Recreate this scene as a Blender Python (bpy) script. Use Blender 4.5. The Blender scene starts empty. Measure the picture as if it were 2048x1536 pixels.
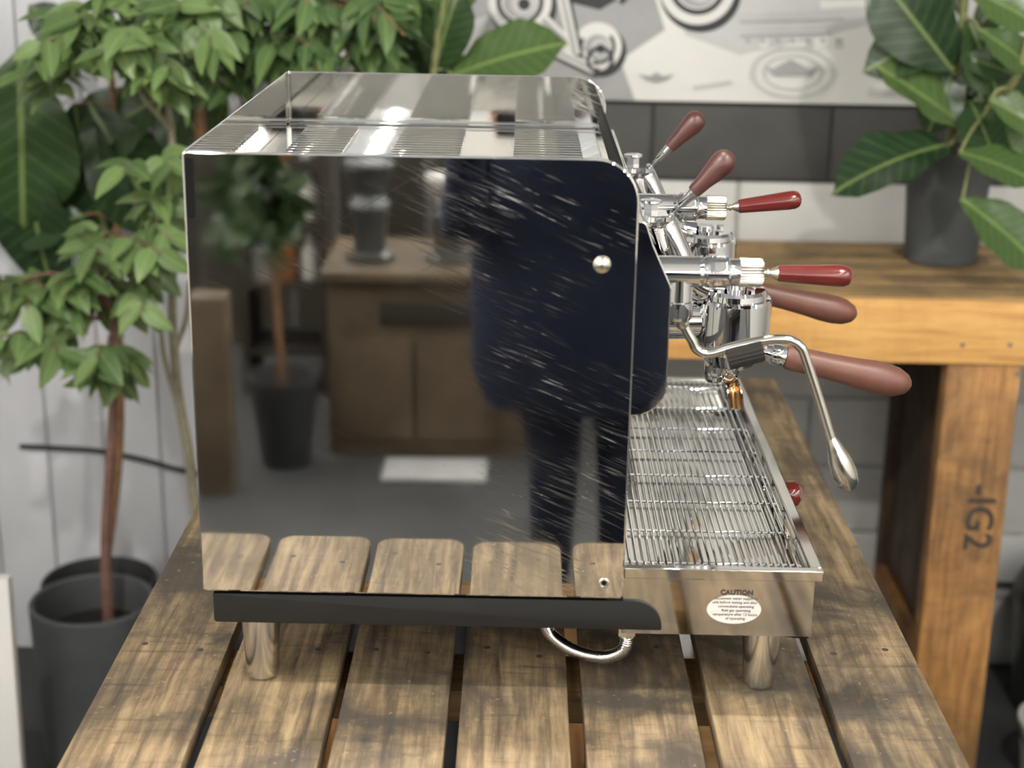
import bpy, bmesh, math, random
from mathutils import Vector, Matrix, noise
random.seed(7)
scene = bpy.context.scene
COL = scene.collection
V = Vector

# ------------------------------------------------------------------ camera
F_PX, CX, CY, CZ = 3132.76, 0.3268, -1.4926, 0.8323
PITCH, YAW, ROLL = 0.3067, -0.0045, 0.0171
_fwd = V((math.sin(YAW)*math.cos(PITCH), math.cos(YAW)*math.cos(PITCH), -math.sin(PITCH)))
_r = V((math.cos(YAW), -math.sin(YAW), 0)); _u = _r.cross(_fwd)
RIGHT = math.cos(ROLL)*_r + math.sin(ROLL)*_u
UP = -math.sin(ROLL)*_r + math.cos(ROLL)*_u
CAM = V((CX, CY, CZ))
cd = bpy.data.cameras.new('camera'); cam = bpy.data.objects.new('camera', cd); COL.objects.link(cam)
cd.sensor_fit = 'HORIZONTAL'; cd.sensor_width = 36; cd.lens = F_PX/2048*36
cd.clip_start = .02; cd.clip_end = 60
m = Matrix((RIGHT, UP, -_fwd)).transposed().to_4x4(); m.translation = CAM
cam.matrix_world = m
cd.dof.use_dof = True; cd.dof.focus_distance = 1.80; cd.dof.aperture_fstop = 3.6
scene.camera = cam

def ray(px, py): return _fwd + RIGHT*((px-1024)/F_PX) - UP*((py-768)/F_PX)
def at(px, py, Y):                      # pixel -> point on the plane y = Y
    d = ray(px, py); return CAM + d*((Y-CAM.y)/d.y)
def atz(px, py, Z):                     # pixel -> point on the plane z = Z
    d = ray(px, py); return CAM + d*((Z-CAM.z)/d.z)

# ------------------------------------------------------------------ world, lights, exposure
FLOOR = -0.95; CEIL = 2.0; WALL = 1.95
w = bpy.data.worlds.new('world'); scene.world = w; w.use_nodes = True
w.node_tree.nodes['Background'].inputs[0].default_value = (.80, .88, 1, 1)
w.node_tree.nodes['Background'].inputs[1].default_value = .6
vs = scene.view_settings
vs.view_transform = 'Standard'; vs.look = 'None'; vs.gamma = 1; vs.use_curve_mapping = False
vs.exposure = -0.30
def spot(name, loc, target, energy, size=.03, ang=80, col=(1, .95, .88), blend=.5):
    l = bpy.data.lights.new(name, 'SPOT'); l.energy = energy; l.shadow_soft_size = size
    l.spot_size = math.radians(ang); l.spot_blend = blend; l.color = col
    o = bpy.data.objects.new(name, l); COL.objects.link(o); o.location = loc
    o.rotation_euler = (V(target)-V(loc)).to_track_quat('-Z', 'Y').to_euler(); return o
def area(name, loc, target, energy, sx, sy, col=(1, 1, 1)):
    l = bpy.data.lights.new(name, 'AREA'); l.shape = 'RECTANGLE'; l.size = sx; l.size_y = sy; l.energy = energy; l.color = col
    o = bpy.data.objects.new(name, l); COL.objects.link(o); o.location = loc
    o.rotation_euler = (V(target)-V(loc)).to_track_quat('-Z', 'Y').to_euler(); return o
spot('ceiling_spot', (-.35, -.75, 1.95), (-.3, 1.4, -.3), 170, .035, 75)
spot('ceiling_spot', (1.25, -.55, 1.95), (1.0, 1.6, .0), 130, .035, 75)
spot('ceiling_spot', (.45, .22, 1.95), (.33, -.40, .0), 170, .04, 46, blend=.8)

# ------------------------------------------------------------------ materials
def srgb(r, g, b):
    def f(c):
        c /= 255
        return c/12.92 if c <= .04045 else ((c+.055)/1.055)**2.4
    return (f(r), f(g), f(b), 1)
class NT:
    def __init__(s, name):
        s.m = bpy.data.materials.new(name); s.m.use_nodes = True
        s.t = s.m.node_tree; s.n = s.t.nodes; s.p = s.n['Principled BSDF']; s.out = s.n['Material Output']
    def add(s, typ, **kw):
        x = s.n.new(typ)
        for k, v in kw.items():
            if k in x.inputs.keys(): x.inputs[k].default_value = v
            else: setattr(x, k, v)
        return x
    def link(s, a, b): s.t.links.new(a, b)
    def coord(s, scale=(1, 1, 1), rot=(0, 0, 0), kind='Object', rand=False):
        tc = s.add('ShaderNodeTexCoord'); mp = s.add('ShaderNodeMapping')
        mp.inputs['Scale'].default_value = scale; mp.inputs['Rotation'].default_value = rot
        src = tc.outputs[kind]
        if rand:
            oi = s.add('ShaderNodeObjectInfo'); mu = s.add('ShaderNodeMath', operation='MULTIPLY'); mu.inputs[1].default_value = 37.
            s.link(oi.outputs['Random'], mu.inputs[0])
            ad = s.add('ShaderNodeVectorMath', operation='ADD'); s.link(src, ad.inputs[0]); s.link(mu.outputs[0], ad.inputs[1]); src = ad.outputs[0]
        s.link(src, mp.inputs['Vector']); return mp.outputs[0]
    def noise(s, vec, scale, detail=4, rough=.55, dist=0):
        x = s.add('ShaderNodeTexNoise'); x.inputs['Scale'].default_value = scale; x.inputs['Detail'].default_value = detail
        x.inputs['Roughness'].default_value = rough; x.inputs['Distortion'].default_value = dist
        s.link(vec, x.inputs['Vector']); return x.outputs['Fac']
    def ramp(s, fac, stops):
        x = s.add('ShaderNodeValToRGB'); e = x.color_ramp.elements
        while len(e) < len(stops): e.new(.5)
        for i, (p, c) in enumerate(stops): e[i].position = p; e[i].color = c if len(c) == 4 else (*c, 1)
        s.link(fac, x.inputs[0]); return x.outputs[0]
    def mix(s, fac, a, b, mode='MIX'):
        x = s.add('ShaderNodeMix', data_type='RGBA', blend_type=mode)
        for v, i in ((fac, 0), (a, 6), (b, 7)):
            if hasattr(v, 'links'): s.link(v, x.inputs[i])
            else: x.inputs[i].default_value = v
        return x.outputs[2]
    def math(s, op, a, b):
        x = s.add('ShaderNodeMath', operation=op)
        for v, i in ((a, 0), (b, 1)):
            if hasattr(v, 'links'): s.link(v, x.inputs[i])
            else: x.inputs[i].default_value = v
        return x.outputs[0]
    def bump(s, h, strength=.2, dist=.002):
        x = s.add('ShaderNodeBump'); x.inputs['Strength'].default_value = strength; x.inputs['Distance'].default_value = dist
        s.link(h, x.inputs['Height']); s.link(x.outputs[0], s.p.inputs['Normal'])
    def set(s, **kw):
        for k, v in kw.items():
            k = k.replace('_', ' ')
            if hasattr(v, 'links'): s.link(v, s.p.inputs[k])
            else: s.p.inputs[k].default_value = v
        return s.m
W0 = (0, 0, 0, 1); W1 = (1, 1, 1, 1)
M = {}
def simple(name, col, rough=.5, metal=0, var=.12, scale=20, bumpd=0, coat=0, spec=.5):
    t = NT(name); v = t.coord()
    n = t.noise(v, scale, 4)
    dark = tuple(c*(1-var) for c in col[:3])+(1,); lite = tuple(min(1, c*(1+var)) for c in col[:3])+(1,)
    t.set(Base_Color=t.ramp(n, [(.3, dark), (.7, lite)]), Roughness=rough, Metallic=metal, Coat_Weight=coat, Specular_IOR_Level=spec)
    if bumpd: t.bump(n, .5, bumpd)
    M[name] = t.m; return t.m

def steel(name, col, rough, scr=0, smear=.06):
    t = NT(name); v = t.coord()
    cl = t.noise(v, 5, 3)
    base = t.ramp(cl, [(.3, tuple(c*.93 for c in col)+(1,)), (.7, col+(1,))])
    rg = t.math('ADD', t.math('MULTIPLY', t.ramp(t.noise(v, 9, 5), [(.45, W0), (.8, W1)]), smear), rough)
    if scr:
        # long fine polishing scratches, sloping a little downwards, in patches; plus odd single ones
        def streak(deg, along, across):        # rotate first, stretch after
            m2_ = t.add('ShaderNodeMapping'); m2_.inputs['Scale'].default_value = (along, 1, across)
            t.link(t.coord((1, 1, 1), (0, math.radians(deg), 0)), m2_.inputs['Vector']); return m2_.outputs[0]
        s1 = t.ramp(t.noise(streak(-22, 26, 520), 1, 2, .6), [(.56, W0), (.68, W1)])
        s1b = t.ramp(t.noise(streak(-27, 9, 900), 1, 1, .5), [(.62, W0), (.70, W1)])
        s1 = t.math('ADD', s1, t.math('MULTIPLY', s1b, .6))
        mask = t.ramp(t.noise(t.coord((1, 1, 1)), 7.5, 2), [(.42, W0), (.62, W1)])
        sep = t.add('ShaderNodeSeparateXYZ'); tc = t.add('ShaderNodeTexCoord'); t.link(tc.outputs['Object'], sep.inputs[0])
        gx = t.ramp(t.math('ADD', sep.outputs[0], .35), [(.24, (.22, .22, .22, 1)), (.36, W1)])
        s2 = t.ramp(t.noise(streak(31, 6, 420), 1, 1, .5), [(.73, W0), (.77, W1)])
        k = t.math('ADD', t.math('MULTIPLY', t.math('MULTIPLY', s1, mask), gx), t.math('MULTIPLY', s2, .25))
        specks = t.ramp(t.noise(v, 260, 1), [(.74, W0), (.80, W1)])
        k = t.math('ADD', k, t.math('MULTIPLY', specks, .5))
        rg = t.math('ADD', rg, t.math('MULTIPLY', k, scr))
    t.set(Base_Color=base, Metallic=1, Roughness=rg); M[name] = t.m
steel('mirror_steel', (.80, .79, .765), .012, .24, .07)
steel('tray_steel', (.76, .755, .73), .03, 0, .035)
steel('box_steel', (.66, .64, .60), .07, 0, .08)
steel('chrome', (.84, .85, .87), .03, 0, .03)
steel('wand_steel', (.74, .72, .66), .16, 0, .08)
steel('copper', (.72, .46, .22), .2, 0, .1)
steel('nickel', (.80, .77, .66), .24, 0, .08)
steel('foot_steel', (.72, .70, .66), .14, 0, .22)
simple('black_paint', srgb(15, 15, 15), .5, 0, .15, 60)
simple('black_gap', srgb(14, 14, 14), .85, spec=.15)
simple('rubber', srgb(30, 27, 22), .85, 0, .25, 200, .0008)
simple('lever_brown', srgb(70, 38, 33), .42, 0, .10, 30, coat=.15)
simple('portafilter_brown', srgb(98, 62, 50), .45, 0, .08, 25, .0003)
simple('valve_red', srgb(90, 27, 24), .2, 0, .08, 20, coat=.6)
simple('badge_red', srgb(104, 22, 16), .12, 0, .1, 30, coat=.8)
simple('label_white', srgb(214, 210, 204), .35, 0, .05)
simple('ink', srgb(58, 54, 48), .6)
simple('ink_faint', srgb(122, 114, 106), .6)
simple('pot_charcoal', srgb(74, 77, 78), .75, 0, .14, 14, .001)
simple('pot_black', srgb(38, 39, 39), .7, 0, .12, 14)
simple('soil', srgb(26, 23, 20), .95, 0, .4, 90, .01)
simple('bark_red', srgb(112, 82, 72), .8, 0, .25, 60, .002)
simple('bark_brown', srgb(122, 90, 64), .8, 0, .25, 50, .003)
simple('bark_grey', srgb(128, 122, 100), .8, 0, .22, 50, .002)
simple('stem_green', srgb(120, 122, 80), .7, 0, .2, 40)
simple('white_paint', srgb(214, 212, 208), .7, 0, .05, 3)
simple('board_white', srgb(198, 199, 203), .62, 0, .07, 5, .0006)
simple('block_white', srgb(194, 194, 191), .75, 0, .07, 8, .001)
simple('block_dark', srgb(66, 66, 64), .7, 0, .22, 6, .001)
simple('mortar', srgb(178, 178, 174), .9, 0, .1, 30)
simple('mortar_dark', srgb(50, 50, 49), .9, 0, .1, 30)
simple('cable_black', srgb(30, 30, 32), .5)
simple('paper', srgb(206, 206, 202), .6, 0, .03, 4)
simple('print_mid', srgb(150, 151, 151), .6, 0, .12, 8)
simple('print_pale', srgb(180, 181, 180), .6, 0, .08, 8)
simple('print_dark', srgb(42, 43, 45), .6, 0, .25, 12)
simple('bucket_grey', srgb(168, 168, 166), .45, 0, .06)
simple('bin_black', srgb(44, 46, 40), .4, 0, .2)
simple('ceiling_light_grey', srgb(222, 219, 212), .8, 0, .05, 2)
simple('ceiling_dark_grey', srgb(178, 182, 186), .8, 0, .05, 2)
simple('wall_far', srgb(206, 202, 194), .85, 0, .1, 2)
simple('navy_cloth', srgb(25, 34, 56), .9, 0, .2, 40)
simple('navy_dark', srgb(23, 30, 48), .9, 0, .2, 40)
simple('skin', srgb(196, 150, 126), .5, 0, .06, 20)
simple('hair', srgb(50, 36, 26), .6, 0, .3, 90)
simple('phone_black', srgb(18, 18, 20), .15)
simple('cabinet_wood', srgb(90, 77, 59), .6, 0, .25, 6)
simple('cabinet_dark', srgb(50, 45, 36), .65, 0, .25, 6)
simple('glass_amber', srgb(150, 92, 40), .2, 0, .2)
simple('plastic_white', srgb(200, 196, 190), .4, 0, .05)
simple('grinder_grey', srgb(96, 98, 98), .3, .6, .1)
simple('drain_white', srgb(190, 192, 188), .5, 0, .05)

def wood(name, lite, mid, dark, stain, axis='Y', stain_amt=.55, rough=.62, grain=1.0, end_fade=False):
    t = NT(name); rnd = True
    if end_fade:       # stain is weaker towards the near end of the plank
        sp_ = t.add('ShaderNodeSeparateXYZ'); tc_ = t.add('ShaderNodeTexCoord'); t.link(tc_.outputs['Object'], sp_.inputs[0])
        stain_amt = t.math('MULTIPLY', t.ramp(t.math('ADD', sp_.outputs[1], 1.0), [(.34, (.35, .35, .35, 1)), (.52, W1)]), stain_amt)
    long = {'X': (1.2, 16, 16), 'Y': (16, 1.2, 16), 'Z': (16, 16, 1.2)}[axis]
    g = t.noise(t.coord(long, rand=rnd), 5*grain, 8, .65, .35)
    col = t.ramp(g, [(.28, dark), (.48, mid), (.72, lite)])
    big = t.noise(t.coord((1, 1, 1), rand=rnd), 6.0, 7, .62, .5)
    col = t.mix(t.math('MULTIPLY', t.ramp(big, [(.42, W0), (.60, W1)]), stain_amt), col, stain)
    cross = {'X': (40, 5, 5), 'Y': (5, 40, 5), 'Z': (5, 5, 40)}[axis]
    saw = t.noise(t.coord(cross, rand=rnd), 2.2, 5, .6, .2)
    col = t.mix(t.math('MULTIPLY', t.ramp(saw, [(.56, W0), (.74, W1)]), t.math('MULTIPLY', stain_amt, .75)), col, dark)
    fine = t.noise(t.coord(rand=rnd), 130, 3)
    col = t.mix(t.math('MULTIPLY', t.ramp(fine, [(.66, W0), (.74, W1)]), .45), col, lite)
    vor = t.add('ShaderNodeTexVoronoi'); vor.inputs['Scale'].default_value = 9; t.link(t.coord(rand=rnd), vor.inputs['Vector'])
    knot = t.ramp(vor.outputs['Distance'], [(.03, W1), (.07, W0)])
    col = t.mix(t.math('MULTIPLY', knot, .55), col, stain)
    hgt = t.math('ADD', t.math('MULTIPLY', g, .6), t.math('MULTIPLY', fine, .25))
    t.bump(hgt, .35, .0016)
    t.set(Base_Color=col, Roughness=t.ramp(big, [(.3, (rough-.08,)*3+(1,)), (.7, (rough+.14,)*3+(1,))]))
    M[name] = t.m
wood('table_wood', srgb(168, 146, 110), srgb(116, 98, 73), srgb(50, 44, 36), srgb(58, 53, 46), 'Y', .92, end_fade=True)
wood('beam_wood', srgb(170, 140, 92), srgb(140, 108, 66), srgb(90, 64, 38), srgb(96, 76, 50), 'X', .4)
wood('bench_top_wood', srgb(176, 148, 98), srgb(146, 118, 76), srgb(88, 68, 44), srgb(96, 80, 56), 'X', .7)
wood('bench_wood', srgb(220, 176, 108), srgb(204, 156, 90), srgb(160, 112, 58), srgb(176, 126, 70), 'X', .35)
wood('leg_wood', srgb(196, 150, 92), srgb(166, 118, 66), srgb(104, 72, 42), srgb(92, 72, 50), 'Z', .7)
wood('dark_wood', srgb(92, 66, 40), srgb(70, 50, 30), srgb(40, 28, 18), srgb(44, 36, 26), 'Z', .6)

t = NT('floor_concrete'); v = t.coord()
n = t.noise(v, 2.2, 8, .6); n2 = t.noise(v, 60, 3)
t.set(Base_Color=t.mix(t.math('MULTIPLY', n2, .35), t.ramp(n, [(.3, srgb(46, 47, 47)), (.7, srgb(70, 71, 71))]), srgb(42, 43, 44)), Roughness=.7)
t.bump(n2, .3, .001); M['floor'] = t.m

def leafmat(name, c1, c2, rough=.35, trans=.35, back=1.25, tscale=14):
    t = NT(name); oi = t.add('ShaderNodeObjectInfo'); v = t.coord()
    col = t.ramp(oi.outputs['Random'], [(0, c1), (1, c2)])
    nn = t.noise(v, tscale, 3)
    col = t.mix(t.math('MULTIPLY', nn, .35), col, tuple(min(1, x*1.5) for x in c2[:3])+(1,))
    # paler midrib and side veins: the leaf mesh is built along +X, width on Y
    sep = t.add('ShaderNodeSeparateXYZ'); tc = t.add('ShaderNodeTexCoord'); t.link(tc.outputs['Object'], sep.inputs[0])
    ay = t.math('ABSOLUTE', sep.outputs[1], 0)
    rib = t.ramp(ay, [(.008, W1), (.022, W0)])
    sv = t.math('SINE', t.math('MULTIPLY', t.math('SUBTRACT', sep.outputs[0], t.math('MULTIPLY', ay, .7)), 62), 0)
    veins = t.ramp(sv, [(.93, W0), (1, W1)])
    k = t.math('MULTIPLY', t.math('MAXIMUM', rib, t.math('MULTIPLY', veins, .45)), .3)
    col = t.mix(k, col, srgb(176, 196, 120))
    t.set(Base_Color=col, Roughness=rough, Specular_IOR_Level=.45)
    tr = t.add('ShaderNodeBsdfTranslucent'); t.link(t.mix(1.0, col, (back, back, .6, 1), 'MULTIPLY'), tr.inputs[0])
    mx = t.add('ShaderNodeMixShader'); mx.inputs[0].default_value = trans
    t.link(t.p.outputs[0], mx.inputs[1]); t.link(tr.outputs[0], mx.inputs[2]); t.link(mx.outputs[0], t.out.inputs[0])
    M[name] = t.m
leafmat('leaf_small', srgb(60, 84, 50), srgb(112, 136, 84), .40, .26)
leafmat('leaf_small_dark', srgb(48, 72, 44), srgb(90, 116, 70), .40, .24)
leafmat('leaf_fiddle', srgb(26, 46, 30), srgb(48, 70, 38), .30, .12)
leafmat('leaf_fiddle_mid', srgb(50, 74, 40), srgb(76, 98, 54), .30, .15)

def emit(name, col, st):
    t = NT(name); e = t.add('ShaderNodeEmission'); e.inputs[0].default_value = col; e.inputs[1].default_value = st
    t.link(e.outputs[0], t.out.inputs[0]); M[name] = t.m
emit('tube_glow', (1, .98, .95, 1), 80)

# ------------------------------------------------------------------ mesh helpers
def frame(d):
    d = V(d).normalized(); a = V((0, 0, 1)) if abs(d.z) < .95 else V((1, 0, 0))
    x = a.cross(d).normalized(); return x, d.cross(x).normalized(), d
class MB:
    def __init__(s): s.v = []; s.f = []
    def box(s, lo, hi):
        b = len(s.v); (x0, y0, z0), (x1, y1, z1) = lo, hi
        s.v += [V(p) for p in ((x0, y0, z0), (x1, y0, z0), (x1, y1, z0), (x0, y1, z0), (x0, y0, z1), (x1, y0, z1), (x1, y1, z1), (x0, y1, z1))]
        s.f += [[b+i for i in q] for q in ((0, 3, 2, 1), (4, 5, 6, 7), (0, 1, 5, 4), (1, 2, 6, 5), (2, 3, 7, 6), (3, 0, 4, 7))]; return s
    def lathe(s, p, d, prof, n=24, caps=True, flute=0):
        """profile [(t, r)] along direction d from p"""
        p = V(p); x, y, d = frame(d); b = len(s.v)
        for t, r in prof:
            for i in range(n):
                a = 2*math.pi*i/n; rr = r*(1-flute*(i % 2)) if flute else r
                s.v.append(p+d*t+(x*math.cos(a)+y*math.sin(a))*rr)
        for j in range(len(prof)-1):
            for i in range(n):
                k = (i+1) % n; s.f.append([b+j*n+i, b+j*n+k, b+(j+1)*n+k, b+(j+1)*n+i])
        if caps:
            s.f.append([b+i for i in range(n)][::-1]); s.f.append([b+(len(prof)-1)*n+i for i in range(n)])
        return s
    def cyl(s, a, c, r, n=20, r2=None):
        d = V(c)-V(a); return s.lathe(a, d, [(0, r), (d.length, r if r2 is None else r2)], n)
    def tube(s, pts, r, n=10):
        pts = [V(p) for p in pts]; b = len(s.v); m = len(pts); x = None
        rs = r if isinstance(r, (list, tuple)) else [r]*m
        for j, p in enumerate(pts):
            d = (pts[min(j+1, m-1)]-pts[max(j-1, 0)]).normalized()
            if x is None: x, _, _ = frame(d)
            x = (x-d*x.dot(d)).normalized(); y = d.cross(x)
            for i in range(n):
                a = 2*math.pi*i/n; s.v.append(p+(x*math.cos(a)+y*math.sin(a))*rs[j])
        for j in range(m-1):
            for i in range(n):
                k = (i+1) % n; s.f.append([b+j*n+i, b+j*n+k, b+(j+1)*n+k, b+(j+1)*n+i])
        s.f.append([b+i for i in range(n)][::-1]); s.f.append([b+(m-1)*n+i for i in range(n)]); return s
    def prism(s, poly, plane, a0, a1):
        """poly 2D extruded along the missing axis: plane 'xz' (along y), 'xy' (along z)"""
        b = len(s.v); n = len(poly)
        for a in (a0, a1):
            for (u, w_) in poly: s.v.append(V((u, a, w_)) if plane == 'xz' else V((u, w_, a)) if plane == 'xy' else V((a, u, w_)))
        s.f.append([b+i for i in range(n)]); s.f.append([b+n+i for i in range(n)][::-1])
        for i in range(n):
            k = (i+1) % n; s.f.append([b+i, b+n+i, b+n+k, b+k])
        return s
    def mesh(s, name, bevel=0, seg=2, smooth=True, ang=35, loc=(0, 0, 0)):
        me = bpy.data.meshes.new(name); bm = bmesh.new(); L = V(loc)
        vs_ = [bm.verts.new(p-L) for p in s.v]
        for q in s.f:
            try: bm.faces.new([vs_[i] for i in q])
            except ValueError: pass
        bmesh.ops.recalc_face_normals(bm, faces=bm.faces)
        if bevel:
            ed = [e for e in bm.edges if len(e.link_faces) == 2 and e.calc_face_angle(0) > .6]
            bmesh.ops.bevel(bm, geom=ed, offset=bevel, segments=seg, profile=.6, affect='EDGES', clamp_overlap=True)
        bm.to_mesh(me); bm.free()
        if smooth:
            me.shade_smooth(); me.set_sharp_from_angle(angle=math.radians(ang))
            if ang <= 10:                  # polished sheet: keep the big faces dead flat
                for p in me.polygons: p.use_smooth = p.area < 2e-4
        return me
    def obj(s, name, mat, parent=None, **kw):
        """mesh in world coordinates; stored relative to the parent chain's origin"""
        org = V((0, 0, 0)); q = parent
        while q is not None: org += q.location; q = q.parent
        o = bpy.data.objects.new(name, s.mesh(name, loc=org, **kw)); o.data.materials.append(M[mat]); COL.objects.link(o)
        o.parent = parent; return o
def rounded(pts, n=6):
    """2D polygon [(x, y, radius)] -> points with rounded corners"""
    out = []; N = len(pts)
    for i, (x, y, r) in enumerate(pts):
        if r <= 0: out.append((x, y)); continue
        p = V((x, y)); a = (V(pts[i-1][:2])-p).normalized(); c = (V(pts[(i+1) % N][:2])-p).normalized()
        h = math.acos(max(-1, min(1, a.dot(c))))/2; t = r/math.tan(h)
        ctr = p+(a+c).normalized()*(r/math.sin(h)); s0 = p+a*t-ctr; s1 = p+c*t-ctr
        a0 = math.atan2(s0.y, s0.x); da = math.atan2(s1.y, s1.x)-a0
        while da > math.pi: da -= 2*math.pi
        while da < -math.pi: da += 2*math.pi
        for k in range(n+1):
            t_ = a0+da*k/n; out.append((ctr.x+r*math.cos(t_), ctr.y+r*math.sin(t_)))
    return out
def empty(name, loc): o = bpy.data.objects.new(name, None); COL.objects.link(o); o.location = loc; o.empty_display_size = .05; return o
def tag(o, label, cat, group=None):
    o['label'] = label; o['category'] = cat
    if group: o['group'] = group
    return o
def struct(o): o['kind'] = 'structure'; return o
def inst(name, me, parent, loc=(0, 0, 0), mat=None):
    o = bpy.data.objects.new(name, me); COL.objects.link(o); o.parent = parent; o.location = loc
    if mat and not me.materials: me.materials.append(M[mat])
    return o
def bez(pts, n=8):
    """Catmull-Rom through points"""
    P = [V(p) for p in pts]; P = [P[0]*2-P[1]]+P+[P[-1]*2-P[-2]]; out = []
    for i in range(1, len(P)-2):
        for k in range(n):
            t = k/n; a, b, c, d = P[i-1], P[i], P[i+1], P[i+2]
            out.append(.5*((2*b)+(c-a)*t+(2*a-5*b+4*c-d)*t*t+(3*b-a-3*c+d)*t**3))
    out.append(P[-2]); return out
def text_mesh(txt, size, mat, extrude=.0002, bold=0):
    cu = bpy.data.curves.new('lettering', 'FONT'); cu.body = txt; cu.size = size; cu.extrude = extrude; cu.offset = bold
    cu.align_x = 'CENTER'; cu.align_y = 'CENTER'; cu.resolution_u = 3
    o = bpy.data.objects.new('lettering', cu); COL.objects.link(o)
    dg = bpy.context.evaluated_depsgraph_get(); me = bpy.data.meshes.new_from_object(o.evaluated_get(dg))
    bpy.data.objects.remove(o); me.materials.clear(); me.materials.append(M[mat]); return me

# ------------------------------------------------------------------ room shell
XL, XR, YB = -3.2, 4.2, -15.0
struct(MB().box((XL-.1, YB-.1, FLOOR-.1), (XR+.1, WALL+.1, FLOOR)).obj('floor', 'floor', smooth=False))
ce = struct(MB().box((XL-.1, YB-.1, CEIL), (XR+.1, WALL+.1, CEIL+.1)).obj('ceiling', 'ceiling_dark_grey', smooth=False))
pm = {}
for k in ('ceiling_light_grey', 'ceiling_dark_grey'):
    pm[k] = MB().box((0, 0, -.012), (.94, 2.36, 0)).mesh('panel', smooth=False); pm[k].materials.append(M[k])
for i in range(8):
    for j in range(7):
        inst('panel', pm['ceiling_light_grey' if (i+(j//2)) % 2 == 0 else 'ceiling_dark_grey'], ce, (XL+.01+i*.925, YB+.1+j*2.4, CEIL))
struct(MB().box((XL-.1, YB, FLOOR), (XL, WALL, CEIL)).obj('wall_left', 'wall_far', smooth=False))
struct(MB().box((XR, YB, FLOOR), (XR+.1, WALL, CEIL)).obj('wall_right', 'wall_far', smooth=False))
struct(MB().box((XL, YB-.1, FLOOR), (XR, YB, CEIL)).obj('wall_front', 'wall_far', smooth=False))
wb = struct(MB().box((XL, WALL, FLOOR), (XR, WALL+.1, CEIL)).obj('wall_back', 'mortar', smooth=False))
# upright boards on one side, painted blocks on the other
BX = .02
bm_ = MB().box((.0015, -.014, .002), (.1295, 0, CEIL-FLOOR-.002)).mesh('board', bevel=.004, seg=2); bm_.materials.append(M['board_white'])
x = BX
while x > XL+.15:
    x -= .1315; inst('board', bm_, wb, (x, WALL, FLOOR))
bw, bh = .39, .166
blk = {}
for k in ('block_white', 'block_dark'):
    blk[k] = MB().box((.004, -.012, .004), (bw-.004, 0, bh-.004)).mesh('block', bevel=.005, seg=2); blk[k].materials.append(M[k])
hb = MB().box((.004, -.012, .004), (bw/2-.004, 0, bh-.004)).mesh('block', bevel=.005, seg=2); hb.materials.append(M['block_white'])
hbd = hb.copy(); hbd.materials.clear(); hbd.materials.append(M['block_dark'])
z0 = .392-bh                                   # the dark course sits just below the poster
rows = [z0+bh*k for k in range(-7, 10)]
for k, z in enumerate(rows):
    if z < FLOOR-.001 or z+bh > CEIL: continue
    dk = abs(z-z0) < .01
    x = BX+.004
    if k % 2: inst('block', hbd if dk else hb, wb, (x, WALL, z)); x += bw/2
    while x+bw < XR: inst('block', blk['block_dark' if dk else 'block_white'], wb, (x, WALL, z)); x += bw
MB().box((BX, WALL-.008, z0-.003), (XR, WALL, z0+bh+.003)).obj('dark_joint_strip', 'mortar_dark', wb, smooth=False)

# ceiling light tubes running down the hall
for tx in (-2.4, -1.45, -.55, .37, 1.32, 2.4, 3.4):
    ty = -14.5; te = -3.2 if tx == .37 else -.4
    r = empty('ceiling_tube_light', (tx, ty, CEIL-.012))
    tag(r, 'slim continuous white tube light on the grey panelled ceiling', 'ceiling light', 'ceiling tube lights')
    MB().box((tx-.02, ty, CEIL-.29), (tx+.02, te, CEIL-.275)).obj('housing', 'white_paint', r, smooth=False)
    for k in range(8):
        yy = ty+.3+k*(te-ty-.6)/7; MB().cyl((tx, yy, CEIL-.275), (tx, yy, CEIL-.013), .003, 6).obj('hanger', 'cable_black', r)
    MB().cyl((tx, ty+.02, CEIL-.307), (tx, te-.02, CEIL-.307), .016, 10).obj('tube', 'tube_glow', r)

# ------------------------------------------------------------------ table under the machine
tb = empty('slatted_table', (.33, .40, FLOOR))
tag(tb, 'rough table of weathered wide planks under the espresso machine', 'table')
TY0, TY1 = -.445, 1.20
planks = [(-.121, .000), (.013, .134), (.144, .258), (.271, .386), (.402, .521), (.538, .657), (.669, .786)]
for i, (a, b) in enumerate(planks):
    e0 = TY0+random.uniform(-.012, .012); e1 = TY1+random.uniform(-.01, .01)
    p = rounded([(a, e0, .022), (b, e0, .022), (b, e1, .012), (a, e1, .012)], 5)
    o = MB().prism(p, 'xy', -.022+random.uniform(-.0008, .0), 0).obj('plank', 'table_wood', tb, bevel=.0022, seg=2)
    for yy in (TY0+.07, .13, 1.12):
        for xx in (a+.025, b-.03):
            q = MB().lathe((xx, yy+random.uniform(-.02, .02), -.001), (0, 0, 1), [(0, .0042), (.00105, .0040), (.0012, .002)], 10)
            q.obj('nail', 'ink', o)
for y0, y1 in ((-.36, -.27), (.07, .16), (.62, .70), (1.08, 1.17)):
    MB().box((-.11, y0, -.062), (.775, y1, -.023)).obj('cross_beam', 'beam_wood', tb, bevel=.003)
for sx in (-.07, .66):
    for sy in (-.355, 1.085):
        MB().box((sx, sy, FLOOR), (sx+.075, sy+.075, -.063)).obj('leg', 'leg_wood', tb, bevel=.004)
for sx in (-.065, .67):
    MB().box((sx, -.279, FLOOR+.22), (sx+.045, 1.084, FLOOR+.31)).obj('stretcher', 'beam_wood', tb, bevel=.003)

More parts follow.
